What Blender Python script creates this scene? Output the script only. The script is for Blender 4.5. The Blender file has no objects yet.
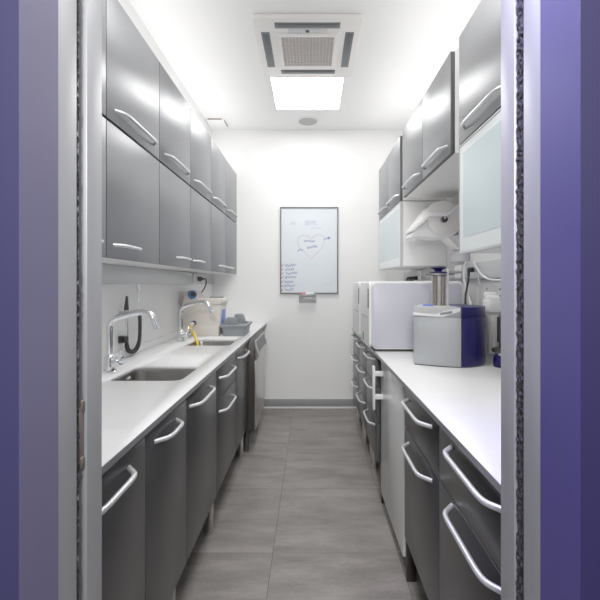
import bpy, bmesh, math, random
from mathutils import Vector, Matrix, Quaternion
random.seed(4)
C = bpy.context.scene.collection
F = 398.0; VX, VY, EYE = 311.0, 284.0, 1.29

# ------------------------------------------------------------------ materials
def mat(name, col, rough=.5, metal=0., spec=.5, emit=None, estr=0., coat=0., aniso=0.):
    m = bpy.data.materials.new(name); m.use_nodes = True
    b = m.node_tree.nodes['Principled BSDF']
    b.inputs['Base Color'].default_value = (*col, 1); b.inputs['Roughness'].default_value = rough
    b.inputs['Metallic'].default_value = metal; b.inputs['Specular IOR Level'].default_value = spec
    b.inputs['Coat Weight'].default_value = coat
    b.inputs['Anisotropic'].default_value = aniso
    if emit:
        b.inputs['Emission Color'].default_value = (*emit, 1); b.inputs['Emission Strength'].default_value = estr
    return m
def S(r, g, b):
    f = lambda c: ((c/255+.055)/1.055)**2.4 if c/255 > .04045 else c/255/12.92
    return (f(r), f(g), f(b))
def noise_col(m, amt=.05, scale=6., bump=0., bscale=None, stretch=None):
    """mottle a material's own base colour a little and give it a fine bump"""
    nt = m.node_tree; b = nt.nodes['Principled BSDF']
    tc = nt.nodes.new('ShaderNodeTexCoord'); n = nt.nodes.new('ShaderNodeTexNoise')
    n.inputs['Scale'].default_value = scale; n.inputs['Detail'].default_value = 5
    src = tc.outputs['Object']
    if stretch:
        mp = nt.nodes.new('ShaderNodeMapping'); mp.inputs['Scale'].default_value = stretch
        nt.links.new(src, mp.inputs[0]); src = mp.outputs[0]
    nt.links.new(src, n.inputs['Vector'])
    c = b.inputs['Base Color'].default_value
    r = nt.nodes.new('ShaderNodeValToRGB')
    r.color_ramp.elements[0].position = .3; r.color_ramp.elements[1].position = .7
    r.color_ramp.elements[0].color = (*[x*(1-amt) for x in c[:3]], 1)
    r.color_ramp.elements[1].color = (*[min(1, x*(1+amt)) for x in c[:3]], 1)
    nt.links.new(n.outputs['Fac'], r.inputs[0]); nt.links.new(r.outputs[0], b.inputs['Base Color'])
    if bump:
        bp = nt.nodes.new('ShaderNodeBump'); bp.inputs['Strength'].default_value = bump; bp.inputs['Distance'].default_value = .002
        n2 = nt.nodes.new('ShaderNodeTexNoise'); n2.inputs['Scale'].default_value = bscale or scale*20
        nt.links.new(src, n2.inputs['Vector'])
        nt.links.new(n2.outputs['Fac'], bp.inputs['Height']); nt.links.new(bp.outputs[0], b.inputs['Normal'])
    return m

M = {}
M['wall'] = noise_col(mat('white wall paint', (.86, .86, .86), .6), .012, 3, .08, 220)
M['ceiling'] = noise_col(mat('ceiling paint', (.88, .88, .875), .7), .01, 2, .05, 200)
M['upper'] = noise_col(mat('silver grey lacquer', (.25, .255, .267), .38, .75, aniso=.8), .02, 3)
def horizontal_grain(m):
    nt = m.node_tree; t = nt.nodes.new('ShaderNodeTangent'); t.direction_type = 'RADIAL'; t.axis = 'Z'
    nt.links.new(t.outputs[0], nt.nodes['Principled BSDF'].inputs['Tangent'])
horizontal_grain(M['upper'])
M['base'] = noise_col(mat('anthracite lacquer', (.024, .0245, .0265), .32, .0, .45), .03, 4)
M['seam'] = mat('dark seam', (.03, .03, .032), .6)
M['carcass'] = noise_col(mat('white carcass', (.84, .84, .83), .45), .01, 4)
M['handle'] = noise_col(mat('satin silver handle', (.74, .75, .77), .32, .65), .03, 20)
M['counter'] = noise_col(mat('white solid countertop', (.80, .80, .80), .28), .012, 40)
M['edge'] = noise_col(mat('grey countertop edge', (.22, .22, .23), .35, .4), .03, 20)
M['dooredge'] = noise_col(mat('dark door edge', (.05, .051, .054), .45), .03, 20)
M['sinksteel'] = noise_col(mat('sink steel', (.25, .24, .225), .3, 1.), .06, 12, .05, 300, (1, 12, 1))
M['steel'] = noise_col(mat('brushed steel', (.47, .46, .44), .28, 1.), .06, 12, .05, 300, (1, 12, 1))
M['chrome'] = noise_col(mat('chrome', (.80, .81, .83), .09, 1.), .02, 10)
M['white'] = noise_col(mat('white plastic', (.83, .83, .84), .35), .012, 8)
M['offwhite'] = noise_col(mat('warm white plastic', (.80, .775, .75), .5), .012, 8)
M['lavender'] = noise_col(mat('pale lavender enamel', (.50, .50, .58), .35), .012, 4)
M['black'] = noise_col(mat('black plastic', (.018, .018, .02), .4), .1, 20)
M['rubber'] = noise_col(mat('black rubber', (.03, .03, .032), .7), .1, 20)
M['darkgrey'] = noise_col(mat('dark grey plastic', (.07, .075, .08), .45), .05, 12)
M['midgrey'] = noise_col(mat('grey plastic', (.20, .22, .235), .45), .04, 12)
M['ventgrey'] = noise_col(mat('vent grey', (.10, .115, .115), .5), .04, 12)
M['trunk'] = noise_col(mat('pale grey trunking', (.50, .51, .52), .35, .35), .02, 6)
M['topgrey'] = noise_col(mat('grey machine top', (.42, .425, .43), .45), .02, 10)
M['silver'] = noise_col(mat('silver enamel', (.41, .43, .445), .5, .45), .03, 14, 0, None, (1, 1, .1))
M['silverlight'] = noise_col(mat('pale grey plastic', (.60, .61, .63), .4), .02, 10)
M['navy'] = noise_col(mat('navy blue enamel', (.008, .006, .075), .3, 0., .25), .05, 8)
M['blue'] = noise_col(mat('bright blue plastic', (.09, .16, .62), .4), .04, 12)
M['bluedial'] = noise_col(mat('blue dial plastic', (.05, .12, .42), .35), .04, 12)
M['beige'] = noise_col(mat('cream plastic', (.66, .615, .555), .45), .02, 10)
M['yellow'] = noise_col(mat('yellow rubber hose', (.78, .52, .02), .4), .05, 30)
M['red'] = noise_col(mat('red plastic', (.7, .05, .05), .4), .05, 30)
M['green'] = noise_col(mat('green label', (.08, .42, .05), .5), .05, 30)
M['bronze'] = noise_col(mat('dark steel side', (.032, .028, .025), .4, .4), .08, 14, 0, None, (1, 1, .15))
M['baseboard'] = noise_col(mat('grey baseboard', (.23, .235, .235), .5), .03, 5)
M['alu'] = noise_col(mat('anodised aluminium', (.43, .435, .45), .45, .5), .02, 6, 0, None, (8, 8, .2))
M['brass'] = noise_col(mat('bronze latch', (.30, .25, .21), .4, .8), .06, 20)
M['pegdark'] = mat('hole shadow', (.06, .06, .06), .8)
M['backpanel'] = noise_col(mat('pale grey back panel', (.55, .55, .55), .45), .02, 6)
M['board'] = noise_col(mat('whiteboard enamel', (.66, .72, .77), .35), .015, 5)
M['inkblue'] = noise_col(mat('blue marker ink', (.22, .28, .58), .6), .05, 50)
M['inkpale'] = noise_col(mat('faded blue marker ink', (.42, .48, .68), .6), .05, 50)
M['inkpink'] = noise_col(mat('faded pink marker ink', (.72, .52, .58), .6), .05, 50)
M['inkred'] = noise_col(mat('red marker ink', (.72, .18, .24), .6), .05, 50)
M['fridge'] = noise_col(mat('white appliance enamel', (.74, .75, .755), .14, 0., .5), .012, 4)
M['fridgeframe'] = noise_col(mat('appliance base trim', (.75, .75, .75), .25, .2), .02, 5)
M['diffuser'] = mat('lit diffuser', (1, 1, 1), .5, emit=(1, .99, .97), estr=17.)
# frosted glass: pale green-blue, lighter round the edge where it overlaps the frame
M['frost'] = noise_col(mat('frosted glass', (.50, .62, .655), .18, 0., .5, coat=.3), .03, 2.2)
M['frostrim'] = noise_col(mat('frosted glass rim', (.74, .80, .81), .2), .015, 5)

def stripes(m, scale, strength, col2):
    nt = m.node_tree; b = nt.nodes['Principled BSDF']
    tc = nt.nodes.new('ShaderNodeTexCoord'); w = nt.nodes.new('ShaderNodeTexWave')
    w.bands_direction = 'X'; w.inputs['Scale'].default_value = scale; w.inputs['Distortion'].default_value = .6
    w.inputs['Detail'].default_value = 1
    nt.links.new(tc.outputs['Object'], w.inputs['Vector'])
    mx = nt.nodes.new('ShaderNodeMix'); mx.data_type = 'RGBA'
    mx.inputs[6].default_value = b.inputs['Base Color'].default_value; mx.inputs[7].default_value = (*col2, 1)
    nt.links.new(w.outputs['Fac'], mx.inputs[0]); nt.links.new(mx.outputs[2], b.inputs['Base Color'])
    bp = nt.nodes.new('ShaderNodeBump'); bp.inputs['Strength'].default_value = strength; bp.inputs['Distance'].default_value = .001
    nt.links.new(w.outputs['Fac'], bp.inputs['Height']); nt.links.new(bp.outputs[0], b.inputs['Normal'])
    return m
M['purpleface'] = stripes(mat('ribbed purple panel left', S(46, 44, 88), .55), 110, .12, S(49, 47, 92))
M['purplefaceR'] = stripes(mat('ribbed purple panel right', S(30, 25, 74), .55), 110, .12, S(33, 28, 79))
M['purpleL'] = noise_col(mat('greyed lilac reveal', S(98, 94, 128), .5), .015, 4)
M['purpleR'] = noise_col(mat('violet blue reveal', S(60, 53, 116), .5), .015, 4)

def floor_mat():
    m = bpy.data.materials.new('grey concrete tiles'); m.use_nodes = True
    nt = m.node_tree; N = nt.nodes; L = nt.links; b = N['Principled BSDF']
    tc = N.new('ShaderNodeTexCoord'); sx = N.new('ShaderNodeSeparateXYZ'); L.new(tc.outputs['Object'], sx.inputs[0])
    def math_(op, a, bb, c=None):
        n = N.new('ShaderNodeMath'); n.operation = op
        for i, v in enumerate((a, bb, c)):
            if v is None: continue
            if isinstance(v, (int, float)): n.inputs[i].default_value = v
            else: L.new(v, n.inputs[i])
        return n.outputs[0]
    T = .6
    xs = math_('SUBTRACT', sx.outputs[0], -.183); ys = math_('SUBTRACT', sx.outputs[1], 1.909)
    dx = math_('PINGPONG', xs, T/2); dy = math_('PINGPONG', ys, T/2)
    g = math_('MAXIMUM', math_('LESS_THAN', dx, .0017), math_('LESS_THAN', dy, .0012))
    cx = math_('FLOOR', math_('DIVIDE', xs, T), None); cy = math_('FLOOR', math_('DIVIDE', ys, T), None)
    cb = N.new('ShaderNodeCombineXYZ'); L.new(cx, cb.inputs[0]); L.new(cy, cb.inputs[1])
    wn = N.new('ShaderNodeTexWhiteNoise'); L.new(cb.outputs[0], wn.inputs['Vector'])
    # cloudy concrete with drawn-out smears, shifted per tile
    off = N.new('ShaderNodeVectorMath'); off.operation = 'MULTIPLY_ADD'
    L.new(wn.outputs['Color'], off.inputs[0]); off.inputs[1].default_value = (9, 9, 9); L.new(tc.outputs['Object'], off.inputs[2])
    mp = N.new('ShaderNodeMapping'); mp.inputs['Scale'].default_value = (1.2, 4.5, 1); L.new(off.outputs[0], mp.inputs[0])
    n1 = N.new('ShaderNodeTexNoise'); n1.inputs['Scale'].default_value = 2.6; n1.inputs['Detail'].default_value = 8; n1.inputs['Roughness'].default_value = .62
    L.new(mp.outputs[0], n1.inputs['Vector'])
    n2 = N.new('ShaderNodeTexNoise'); n2.inputs['Scale'].default_value = 40; n2.inputs['Detail'].default_value = 6
    L.new(mp.outputs[0], n2.inputs['Vector'])
    v = math_('ADD', math_('MULTIPLY', n1.outputs['Fac'], .8), math_('ADD', math_('MULTIPLY', n2.outputs['Fac'], .25), math_('MULTIPLY', wn.outputs['Value'], .08)))
    r = N.new('ShaderNodeValToRGB'); e = r.color_ramp.elements
    e[0].position = .38; e[0].color = (.105, .093, .085, 1); e[1].position = .74; e[1].color = (.25, .228, .212, 1)
    L.new(v, r.inputs[0])
    mx = N.new('ShaderNodeMix'); mx.data_type = 'RGBA'; L.new(g, mx.inputs[0]); L.new(r.outputs[0], mx.inputs[6])
    mx.inputs[7].default_value = (.055, .05, .047, 1); L.new(mx.outputs[2], b.inputs['Base Color'])
    b.inputs['Roughness'].default_value = .42
    bp = N.new('ShaderNodeBump'); bp.inputs['Strength'].default_value = .15; bp.inputs['Distance'].default_value = .002
    L.new(n2.outputs['Fac'], bp.inputs['Height']); L.new(bp.outputs[0], b.inputs['Normal'])
    return m
M['floor'] = floor_mat()

def brush_mat():
    m = mat('brush pile', (.05, .045, .05), .9)
    nt = m.node_tree; b = nt.nodes['Principled BSDF']
    tc = nt.nodes.new('ShaderNodeTexCoord'); n = nt.nodes.new('ShaderNodeTexNoise')
    n.inputs['Scale'].default_value = 160; n.inputs['Detail'].default_value = 4
    r = nt.nodes.new('ShaderNodeValToRGB'); r.color_ramp.elements[0].position = .35; r.color_ramp.elements[1].position = .75
    r.color_ramp.elements[0].color = (.012, .011, .012, 1); r.color_ramp.elements[1].color = (.05, .044, .047, 1)
    nt.links.new(tc.outputs['Object'], n.inputs['Vector']); nt.links.new(n.outputs['Fac'], r.inputs[0]); nt.links.new(r.outputs[0], b.inputs['Base Color'])
    return m
M['brush'] = brush_mat()

# ------------------------------------------------------------------ mesh helpers
def BM(): return bmesh.new()
def box(bm, x0, x1, y0, y1, z0, z1, bev=0., seg=2):
    x0, x1 = sorted((x0, x1)); y0, y1 = sorted((y0, y1)); z0, z1 = sorted((z0, z1))
    r = bmesh.ops.create_cube(bm, size=1.)
    for v in r['verts']:
        v.co = Vector(((x0+x1)/2+v.co.x*(x1-x0), (y0+y1)/2+v.co.y*(y1-y0), (z0+z1)/2+v.co.z*(z1-z0)))
    if bev > 0:
        es = list({e for v in r['verts'] for e in v.link_edges})
        bmesh.ops.bevel(bm, geom=es, offset=bev, segments=seg, profile=.5, affect='EDGES')
    return bm
def prism(bm, pts, axis, a, b, bev=0., seg=2):
    """closed polygon pts (u,v) extruded along an axis: 'Y' -> (x,z), 'X' -> (y,z), 'Z' -> (x,y)"""
    P = {'Y': lambda u, v, t: (u, t, v), 'X': lambda u, v, t: (t, u, v), 'Z': lambda u, v, t: (u, v, t)}[axis]
    lo = [bm.verts.new(P(u, v, a)) for u, v in pts]; hi = [bm.verts.new(P(u, v, b)) for u, v in pts]
    n = len(pts); f = [bm.faces.new(lo), bm.faces.new(hi)]
    for i in range(n): f.append(bm.faces.new((lo[i], lo[(i+1) % n], hi[(i+1) % n], hi[i])))
    bmesh.ops.recalc_face_normals(bm, faces=f)
    if bev > 0:
        es = list({e for v in lo+hi for e in v.link_edges})
        bmesh.ops.bevel(bm, geom=es, offset=bev, segments=seg, profile=.5, affect='EDGES', clamp_overlap=True)
    return bm
def rrect(u0, u1, v0, v1, r, n=5):
    out = []
    for cu, cv, a0 in ((u1-r, v1-r, 0), (u0+r, v1-r, 90), (u0+r, v0+r, 180), (u1-r, v0+r, 270)):
        for k in range(n+1):
            a = math.radians(a0+90*k/n); out.append((cu+r*math.cos(a), cv+r*math.sin(a)))
    return out
def fillet(pts, r, n=5):
    P = [Vector(p) for p in pts]; out = [P[0]]
    for i in range(1, len(P)-1):
        a, b, c = P[i-1], P[i], P[i+1]
        d = min(r, (a-b).length*.48, (c-b).length*.48)
        s, e = b+(a-b).normalized()*d, b+(c-b).normalized()*d
        for k in range(n+1):
            t = k/n; out.append(s*(1-t)**2+b*2*t*(1-t)+e*t*t)
    out.append(P[-1]); return out
def tube(bm, pts, r, n=10, cap=True):
    P = [Vector(p) for p in pts]; R = r if isinstance(r, (list, tuple)) else [r]*len(P)
    T = [((P[min(i+1, len(P)-1)]-P[max(i-1, 0)]).normalized()) for i in range(len(P))]
    up = Vector((0, 0, 1)) if abs(T[0].z) < .9 else Vector((1, 0, 0))
    u = T[0].cross(up).normalized(); rings = []
    for i in range(len(P)):
        if i: 
            q = T[i-1].rotation_difference(T[i]); u = (q @ u)
            u = (u - T[i]*u.dot(T[i])).normalized()
        w = T[i].cross(u)
        rings.append([bm.verts.new(P[i]+(u*math.cos(2*math.pi*k/n)+w*math.sin(2*math.pi*k/n))*R[i]) for k in range(n)])
    fs = []
    for i in range(len(P)-1):
        for k in range(n): fs.append(bm.faces.new((rings[i][k], rings[i][(k+1) % n], rings[i+1][(k+1) % n], rings[i+1][k])))
    if cap: fs += [bm.faces.new(rings[0][::-1]), bm.faces.new(rings[-1])]
    bmesh.ops.recalc_face_normals(bm, faces=fs)
    return bm
def lathe(bm, o, prof, n=24, axis=(0, 0, 1)):
    """profile (radius, height) turned round an axis through o"""
    q = Vector((0, 0, 1)).rotation_difference(Vector(axis).normalized()); o = Vector(o); rings = []
    for r, h in prof:
        if r < 1e-6: rings.append([bm.verts.new(o+q @ Vector((0, 0, h)))])
        else: rings.append([bm.verts.new(o+q @ Vector((r*math.cos(2*math.pi*k/n), r*math.sin(2*math.pi*k/n), h))) for k in range(n)])
    fs = []
    for a, b in zip(rings, rings[1:]):
        if len(a) == 1 and len(b) == 1: continue
        for k in range(n):
            k2 = (k+1) % n
            if len(a) == 1: fs.append(bm.faces.new((a[0], b[k], b[k2])))
            elif len(b) == 1: fs.append(bm.faces.new((a[k], a[k2], b[0])))
            else: fs.append(bm.faces.new((a[k], a[k2], b[k2], b[k])))
    if len(rings[0]) > 1: fs.append(bm.faces.new(rings[0][::-1]))
    if len(rings[-1]) > 1: fs.append(bm.faces.new(rings[-1]))
    bmesh.ops.recalc_face_normals(bm, faces=fs)
    return bm
def cyl(bm, a, b, r, n=20, bev=0.):
    a, b = Vector(a), Vector(b); h = (b-a).length
    pr = [(0, 0), (r, 0), (r, h), (0, h)] if not bev else [(0, 0), (r-bev, 0), (r, bev), (r, h-bev), (r-bev, h), (0, h)]
    return lathe(bm, a, pr, n, (b-a))

def obj(name, bm, m, parent=None, smooth=35, mats=None, facemat=None):
    base = Vector((0, 0, 0))
    p = parent
    while p is not None: base += Vector(p.location); p = p.parent
    me = bpy.data.meshes.new(name)
    if base.length: bmesh.ops.translate(bm, verts=bm.verts, vec=-base)
    bmesh.ops.recalc_face_normals(bm, faces=bm.faces)
    for f in bm.faces:
        f.smooth = True
        if facemat: f.material_index = facemat(f)
    bm.to_mesh(me); bm.free()
    me.set_sharp_from_angle(angle=math.radians(smooth))
    for mm in (mats or [m]): me.materials.append(mm)
    o = bpy.data.objects.new(name, me); C.objects.link(o); o.parent = parent
    return o
def tag(o, label, cat, group=None, kind=None):
    o['label'] = label; o['category'] = cat
    if group: o['group'] = group
    if kind: o['kind'] = kind
    return o
def thing(name, loc, label, cat, group=None, kind=None):
    o = bpy.data.objects.new(name, None); C.objects.link(o); o.location = loc; o.empty_display_size = .1
    return tag(o, label, cat, group, kind)
def dup(root, loc, label):
    def cp(o, parent):
        c = o.copy(); C.objects.link(c); c.parent = parent
        for ch in [x for x in bpy.data.objects if x.parent == o]: cp(ch, c)
        return c
    r = cp(root, None); r.location = loc; r['label'] = label
    return r

# ------------------------------------------------------------------ the room
XL, XR, YF, ZC = -1.03, 1.0, 4.14, 2.894
tag(obj('floor', box(BM(), -2.6, 2.6, -3.2, 4.3, -.08, 0), M['floor']), 'grey concrete-look floor tiles with thin dark joints', 'floor', kind='structure')
tag(obj('ceiling', box(BM(), -2.6, 2.6, .64, 4.3, ZC, ZC+.1), M['ceiling']), 'plain white ceiling over the narrow room', 'ceiling', kind='structure')
tag(obj('wall_left', box(BM(), XL-.12, XL, .762, 4.26, 0, ZC), M['wall']), 'white wall behind the row of sinks', 'wall', kind='structure')
tag(obj('wall_right', box(BM(), XR, XR+.12, .762, 4.26, 0, ZC), M['wall']), 'white wall behind the worktop with the machines', 'wall', kind='structure')
tag(obj('wall_far', box(BM(), XL, XR, YF, YF+.12, 0, ZC), M['wall']), 'white end wall holding the whiteboard', 'wall', kind='structure')
tag(obj('baseboard_far', box(BM(), XL, XR, YF-.012, YF, .018, .095, .002), M['baseboard']), 'grey baseboard along the white end wall', 'baseboard', kind='structure')
tag(obj('trim_1', box(BM(), XL, XR, YF-.014, YF, 0, .017, .002), M['white']), 'thin white sealing strip under the grey baseboard', 'trim', kind='structure')

# doorway: purple panels, aluminium pocket-door frame with brush seals
JL, JR = -.40, .363
YA, YB, YC, YD, YE = .538, .630, .680, .711, .762
def rev(sign, x):
    return lambda f: 1 if abs(f.normal.x) > .7 and abs(f.calc_center_median().x-x) < .01 else 0
wl = obj('wall_front_left', box(BM(), -2.6, JL, .545, YB, 0, ZC), None, mats=[M['purpleface'], M['purpleL']], facemat=rev(1, JL))
tag(wl, 'lilac grey panelled wall left of the doorway', 'wall', kind='structure')
wr = obj('wall_front_right', box(BM(), JR, 2.6, .536, YB, 0, ZC), None, mats=[M['purplefaceR'], M['purpleR']], facemat=rev(1, JR))
tag(wr, 'violet blue panelled wall right of the doorway', 'wall', kind='structure')
tag(obj('wall_front_top', box(BM(), JL, JR, YA, YB, 2.35, ZC), M['purpleface']), 'purple wall panel above the doorway', 'wall', kind='structure')
dr = thing('door_1', (0, .7, 0), 'pocket door frame of pale aluminium with dark brush seals', 'door', kind='structure')
for sx, x in ((-1, JL), (1, JR)):
    b = BM()
    box(b, x, x+sx*.05, YB, YC, 0, 2.35, .0015)
    box(b, x, x+sx*.05, YD, YE, 0, 2.35, .0015)
    obj('door_frame', b, M['alu'], dr)
    obj('pocket', box(BM(), x+sx*.045, x+sx*.05, YC, YD, 0, 2.35), M['seam'], dr)
    b = BM()                                           # ragged pile of the brush seal
    n = 420; ya, yb = (YC+.002, YC+.012) if sx < 0 else (YC-.0005, YD-.0005)
    rows = 4 if sx > 0 else 2
    for r_ in range(rows):
        yy = ya+(yb-ya)*(r_+.5)/rows; prev = None
        for k in range(n+1):
            z = 2.35*k/n; dx = random.uniform(-.004, .004); dy = random.uniform(-.0022, .0022)
            w = (yb-ya)/rows*.8
            cur = (b.verts.new((x+sx*(.006+dx*.6), yy+dy-w, z)), b.verts.new((x+sx*(.001+abs(dx)), yy+dy, z)), b.verts.new((x+sx*(.006-dx*.6), yy+dy+w, z)))
            if prev:
                b.faces.new((prev[0], prev[1], cur[1], cur[0])); b.faces.new((prev[1], prev[2], cur[2], cur[1]))
            prev = cur
    obj('brush_seal', b, M['brush'], dr, smooth=5)
leaf = obj('door_leaf', box(BM(), JL-.012, JL-.04, YC+.0185, YC+.026, 0, 2.33, .001), M['white'], dr)
leaf['label'] = 'white edge of the sliding leaf'
lt = BM()
box(lt, JL-.004, JL-.012, YC+.014, YC+.026, .975, 1.075, .001); box(lt, JL-.002, JL-.012, YC+.017, YC+.027, 1.065, 1.085, .002)
box(lt, JL-.002, JL-.012, YC+.017, YC+.027, .965, .985, .002)
o = obj('latch', lt, M['brass'], dr); o['label'] = 'bronze latch plate'
wi = BM(); box(wi, -2.6, JL-.05, YB, YE-.004, 0, ZC)
tag(obj('wall_front_inner_left', wi, M['wall']), 'inner lining of the wall left of the doorway', 'wall', kind='structure')
wi = BM(); box(wi, JR+.05, 2.6, YB, YE-.004, 0, ZC)
tag(obj('wall_front_inner_right', wi, M['wall']), 'inner lining of the wall right of the doorway', 'wall', kind='structure')
wi = BM(); box(wi, JL-.05, JR+.05, YB, YE-.004, 2.35, ZC)
tag(obj('wall_front_inner_top', wi, M['wall']), 'inner lining of the wall above the doorway', 'wall', kind='structure')

# ------------------------------------------------------------------ cabinets
HR = .0068
def handle(sx, x, ya, yb, z, out=.037, slant=.038, parent=None, r=HR, drop=0.):
    """bow handle on a door plane x whose outside points to sx; runs along Y"""
    xo = x+sx*out
    pts = fillet([(x-sx*.002, ya, z), (xo-sx*.004, ya+slant, z-drop), (xo, ya+slant+.03, z-drop), (xo, yb-slant-.03, z-drop), (xo-sx*.004, yb-slant, z-drop), (x-sx*.002, yb, z)], .028, 6)
    return obj('handle', tube(BM(), pts, r, 12), M['handle'], parent)
def front(name, sx, x, ya, yb, z0, z1, m, parent, g=.0024, th=.019):
    return obj(name, box(BM(), x, x-sx*th, ya+g, yb-g, z0+g, z1-g, .0016), m, parent, mats=[m, M['dooredge']], facemat=lambda f: 1 if abs(f.normal.y) > .9 or abs(f.normal.z) > .9 else 0)
def shell(sx, xf, xb, ya, yb, z0, z1, t=.018):
    """open carcass: sides, top, bottom, back; xf is the front plane behind the doors"""
    b = BM()
    box(b, xf, xb, ya, ya+t, z0, z1); box(b, xf, xb, yb-t, yb, z0, z1)
    box(b, xf, xb, ya+t, yb-t, z0, z0+t); box(b, xf, xb, ya+t, yb-t, z1-t, z1)
    box(b, xb, xb-sx*-.008, ya+t, yb-t, z0+t, z1-t)
    return b

CF = lambda f: 1 if abs(f.normal.x) > .9 else 0
# --- left, upper tier of flap cabinets and lower tier of double-door cabinets
XU = -.757; ZT, ZD, ZB = 2.405, 1.905, 1.391
W = .5155; Y0 = 1.473
ord_ = ['first full one from the doorway', 'second from the doorway', 'third from the doorway', 'fourth from the doorway', 'last one by the end wall']
labs = ['silver flap wall cabinet cut off by the left door frame, top row of left wall'] + \
       ['silver flap wall cabinet in top row of left wall, '+s for s in ord_]
def flap(ya, label):
    t = thing('wall_cabinet', (XL, ya, ZD), label, 'cabinet', 'flap cabinets in the top row on the left')
    obj('carcass', shell(1, XU-.0205, XL+.002, ya+.001, ya+W-.001, ZD+.003, ZT), None, t, mats=[M['carcass'], M['seam']], facemat=CF)
    d = front('door', 1, XU, ya, ya+W, ZD+.003, ZT, M['upper'], t)
    c = ya+W/2
    handle(1, XU, c-.195, c+.19, ZD+.055, out=.03, parent=d)
    return t
f0 = flap(Y0-W, labs[0])
for k in range(1, 6): dup(f0, (XL, Y0+(k-1)*W, ZD), labs[k])
def lower(ya, label):
    t = thing('wall_cabinet', (XL, ya, ZB), label, 'cabinet', 'double-door cabinets in the lower row on the left')
    obj('carcass', shell(1, XU-.0205, XL+.002, ya+.001, ya+2*W-.001, ZB, ZD-.003), None, t, mats=[M['carcass'], M['seam']], facemat=CF)
    for k in range(2):
        d = front('door', 1, XU, ya+k*W, ya+(k+1)*W, ZB-.004, ZD-.003, M['upper'], t)
        if k == 0: handle(1, XU, ya+W-.265, ya+W-.05, ZB+.048, out=.03, slant=.026, parent=d)
        else: handle(1, XU, ya+W+.05, ya+W+.265, ZB+.048, out=.03, slant=.026, parent=d)
    return t
l0 = lower(Y0-W, 'silver double-door wall cabinet above the near sink, beside the left door frame')
dup(l0, (XL, Y0+W, ZB), 'silver double-door wall cabinet in the middle of the lower row on left wall')
dup(l0, (XL, Y0+3*W, ZB), 'silver double-door wall cabinet at the end-wall end of the lower left row')

# --- right
XRU = .655; RT, RD, RB = 2.385, 1.902, 1.425
def rcab(ya, yb, splits, label, hl=.195, group='silver flap cabinets on the right wall', top=RT):
    t = thing('wall_cabinet', (XR, ya, RD), label, 'cabinet', group)
    obj('carcass', shell(-1, XRU+.0205, XR-.002, ya+.001, yb-.001, RD+.003, top), None, t, mats=[M['carcass'], M['seam']], facemat=CF)
    ed = [ya]+splits+[yb]
    for a, b in zip(ed, ed[1:]):
        d = front('door', -1, XRU, a, b, RD, top, M['upper'], t)
        c = (a+b)/2; handle(-1, XRU, c-hl, c+hl-.01, RD+.05, out=.03, parent=d)
    return t
rcab(1.262, 1.764, [], 'silver flap wall cabinet above the near frosted glass cabinet, beside right door frame')
rcab(1.866, 2.834, [2.34], 'silver double wall cabinet above the white paper towel dispenser')
rcab(2.93, 3.834, [3.386], 'silver double wall cabinet above the far frosted glass cabinet')
def glasscab(ya, yb, label):
    t = thing('glass_cabinet', (XR, ya, RB), label, 'cabinet', 'frosted glass cabinets on the right wall')
    obj('carcass', shell(-1, XRU+.024, XR-.002, ya+.001, yb-.001, RB, RD-.003), M['carcass'], t)
    x = XRU; d = BM()
    for (a, b, c, e) in ((ya, yb, RB-.004, RB+.006), (ya, yb, RD-.009, RD-.004), (ya, ya+.004, RB+.006, RD-.009), (yb-.004, yb, RB+.006, RD-.009)):
        box(d, x, x+.021, a+.001, b-.001, c, e)
    dd = obj('door', d, M['trunk'], t); dd['label'] = 'thin aluminium door frame'
    gr = BM()
    box(gr, x+.003, x+.012, ya+.005, yb-.005, RB+.006, RD-.009)
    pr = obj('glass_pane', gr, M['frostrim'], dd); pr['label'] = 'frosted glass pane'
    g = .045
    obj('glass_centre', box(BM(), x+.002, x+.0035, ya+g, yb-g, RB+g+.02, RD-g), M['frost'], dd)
    return t
glasscab(1.262, 1.764, 'frosted glass wall cabinet nearest the right door frame')
glasscab(2.93, 3.834, 'frosted glass wall cabinet next to the end wall, beyond the towel dispenser')

# --- base cabinets
ZK = .235; ZCT = .8695
XBL, XBR = -.474, .394
def legs(t, sx, xf, xb, ys, front_ys):
    for yy in ys:
        for xx in ((xf-sx*.056, xb+sx*.08) if yy in front_ys else (xb+sx*.08,)):
            b = BM(); box(b, xx-.022, xx+.022, yy-.010, yy+.010, .012, ZK+.005, .003); cyl(b, (xx, yy, 0), (xx, yy, .014), .018, 16)
            obj('leg', b, M['steel'], t)
def basecab(name, sx, xf, xb, ya, yb, rows, label, group, hlen=.30, shift=0., ends=None):
    t = thing(name, (xb, ya, 0), label, 'cabinet', group)
    b = BM(); x0, x1 = xf-sx*.0205, xb+sx*.01
    box(b, x0, x1, ya+.001, ya+.018, ZK, ZCT-.0185); box(b, x0, x1, yb-.018, yb-.001, ZK, ZCT-.0185)
    box(b, x0, x1, ya+.018, yb-.018, ZK, ZK+.018); box(b, x1, x1+sx*.006, ya+.018, yb-.018, ZK+.018, ZCT-.0185)
    box(b, x0, x0-sx*.02, ya+.018, yb-.018, ZCT-.06, ZCT-.0185)
    obj('carcass', b, M['seam'], t)
    for kind, z0, z1, hz in rows:
        d = front(kind, sx, xf, ya, yb, z0, z1, M['base'], t)
        c = (ya+yb)/2+shift
        handle(sx, xf, c-hlen/2, c+hlen/2, hz, parent=d)
    legs(t, sx, xf, xb, (ya+.07, yb-.03), [yy for k, yy in enumerate((ya+.07, yb-.03)) if ends is None or k in ends])
    return t
ZFT = ZCT-.014
full = [('door', ZK-.01, ZFT, .812)]
split = [('drawer', .690, ZFT, .805), ('door', ZK-.01, .690, .632)]
gl = 'dark base cabinets under the left worktop'
basecab('base_cabinet', 1, XBL, XL, .775, 1.14, full, 'dark base cabinet cut off by the left door frame', gl, .25, -.045)
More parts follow.
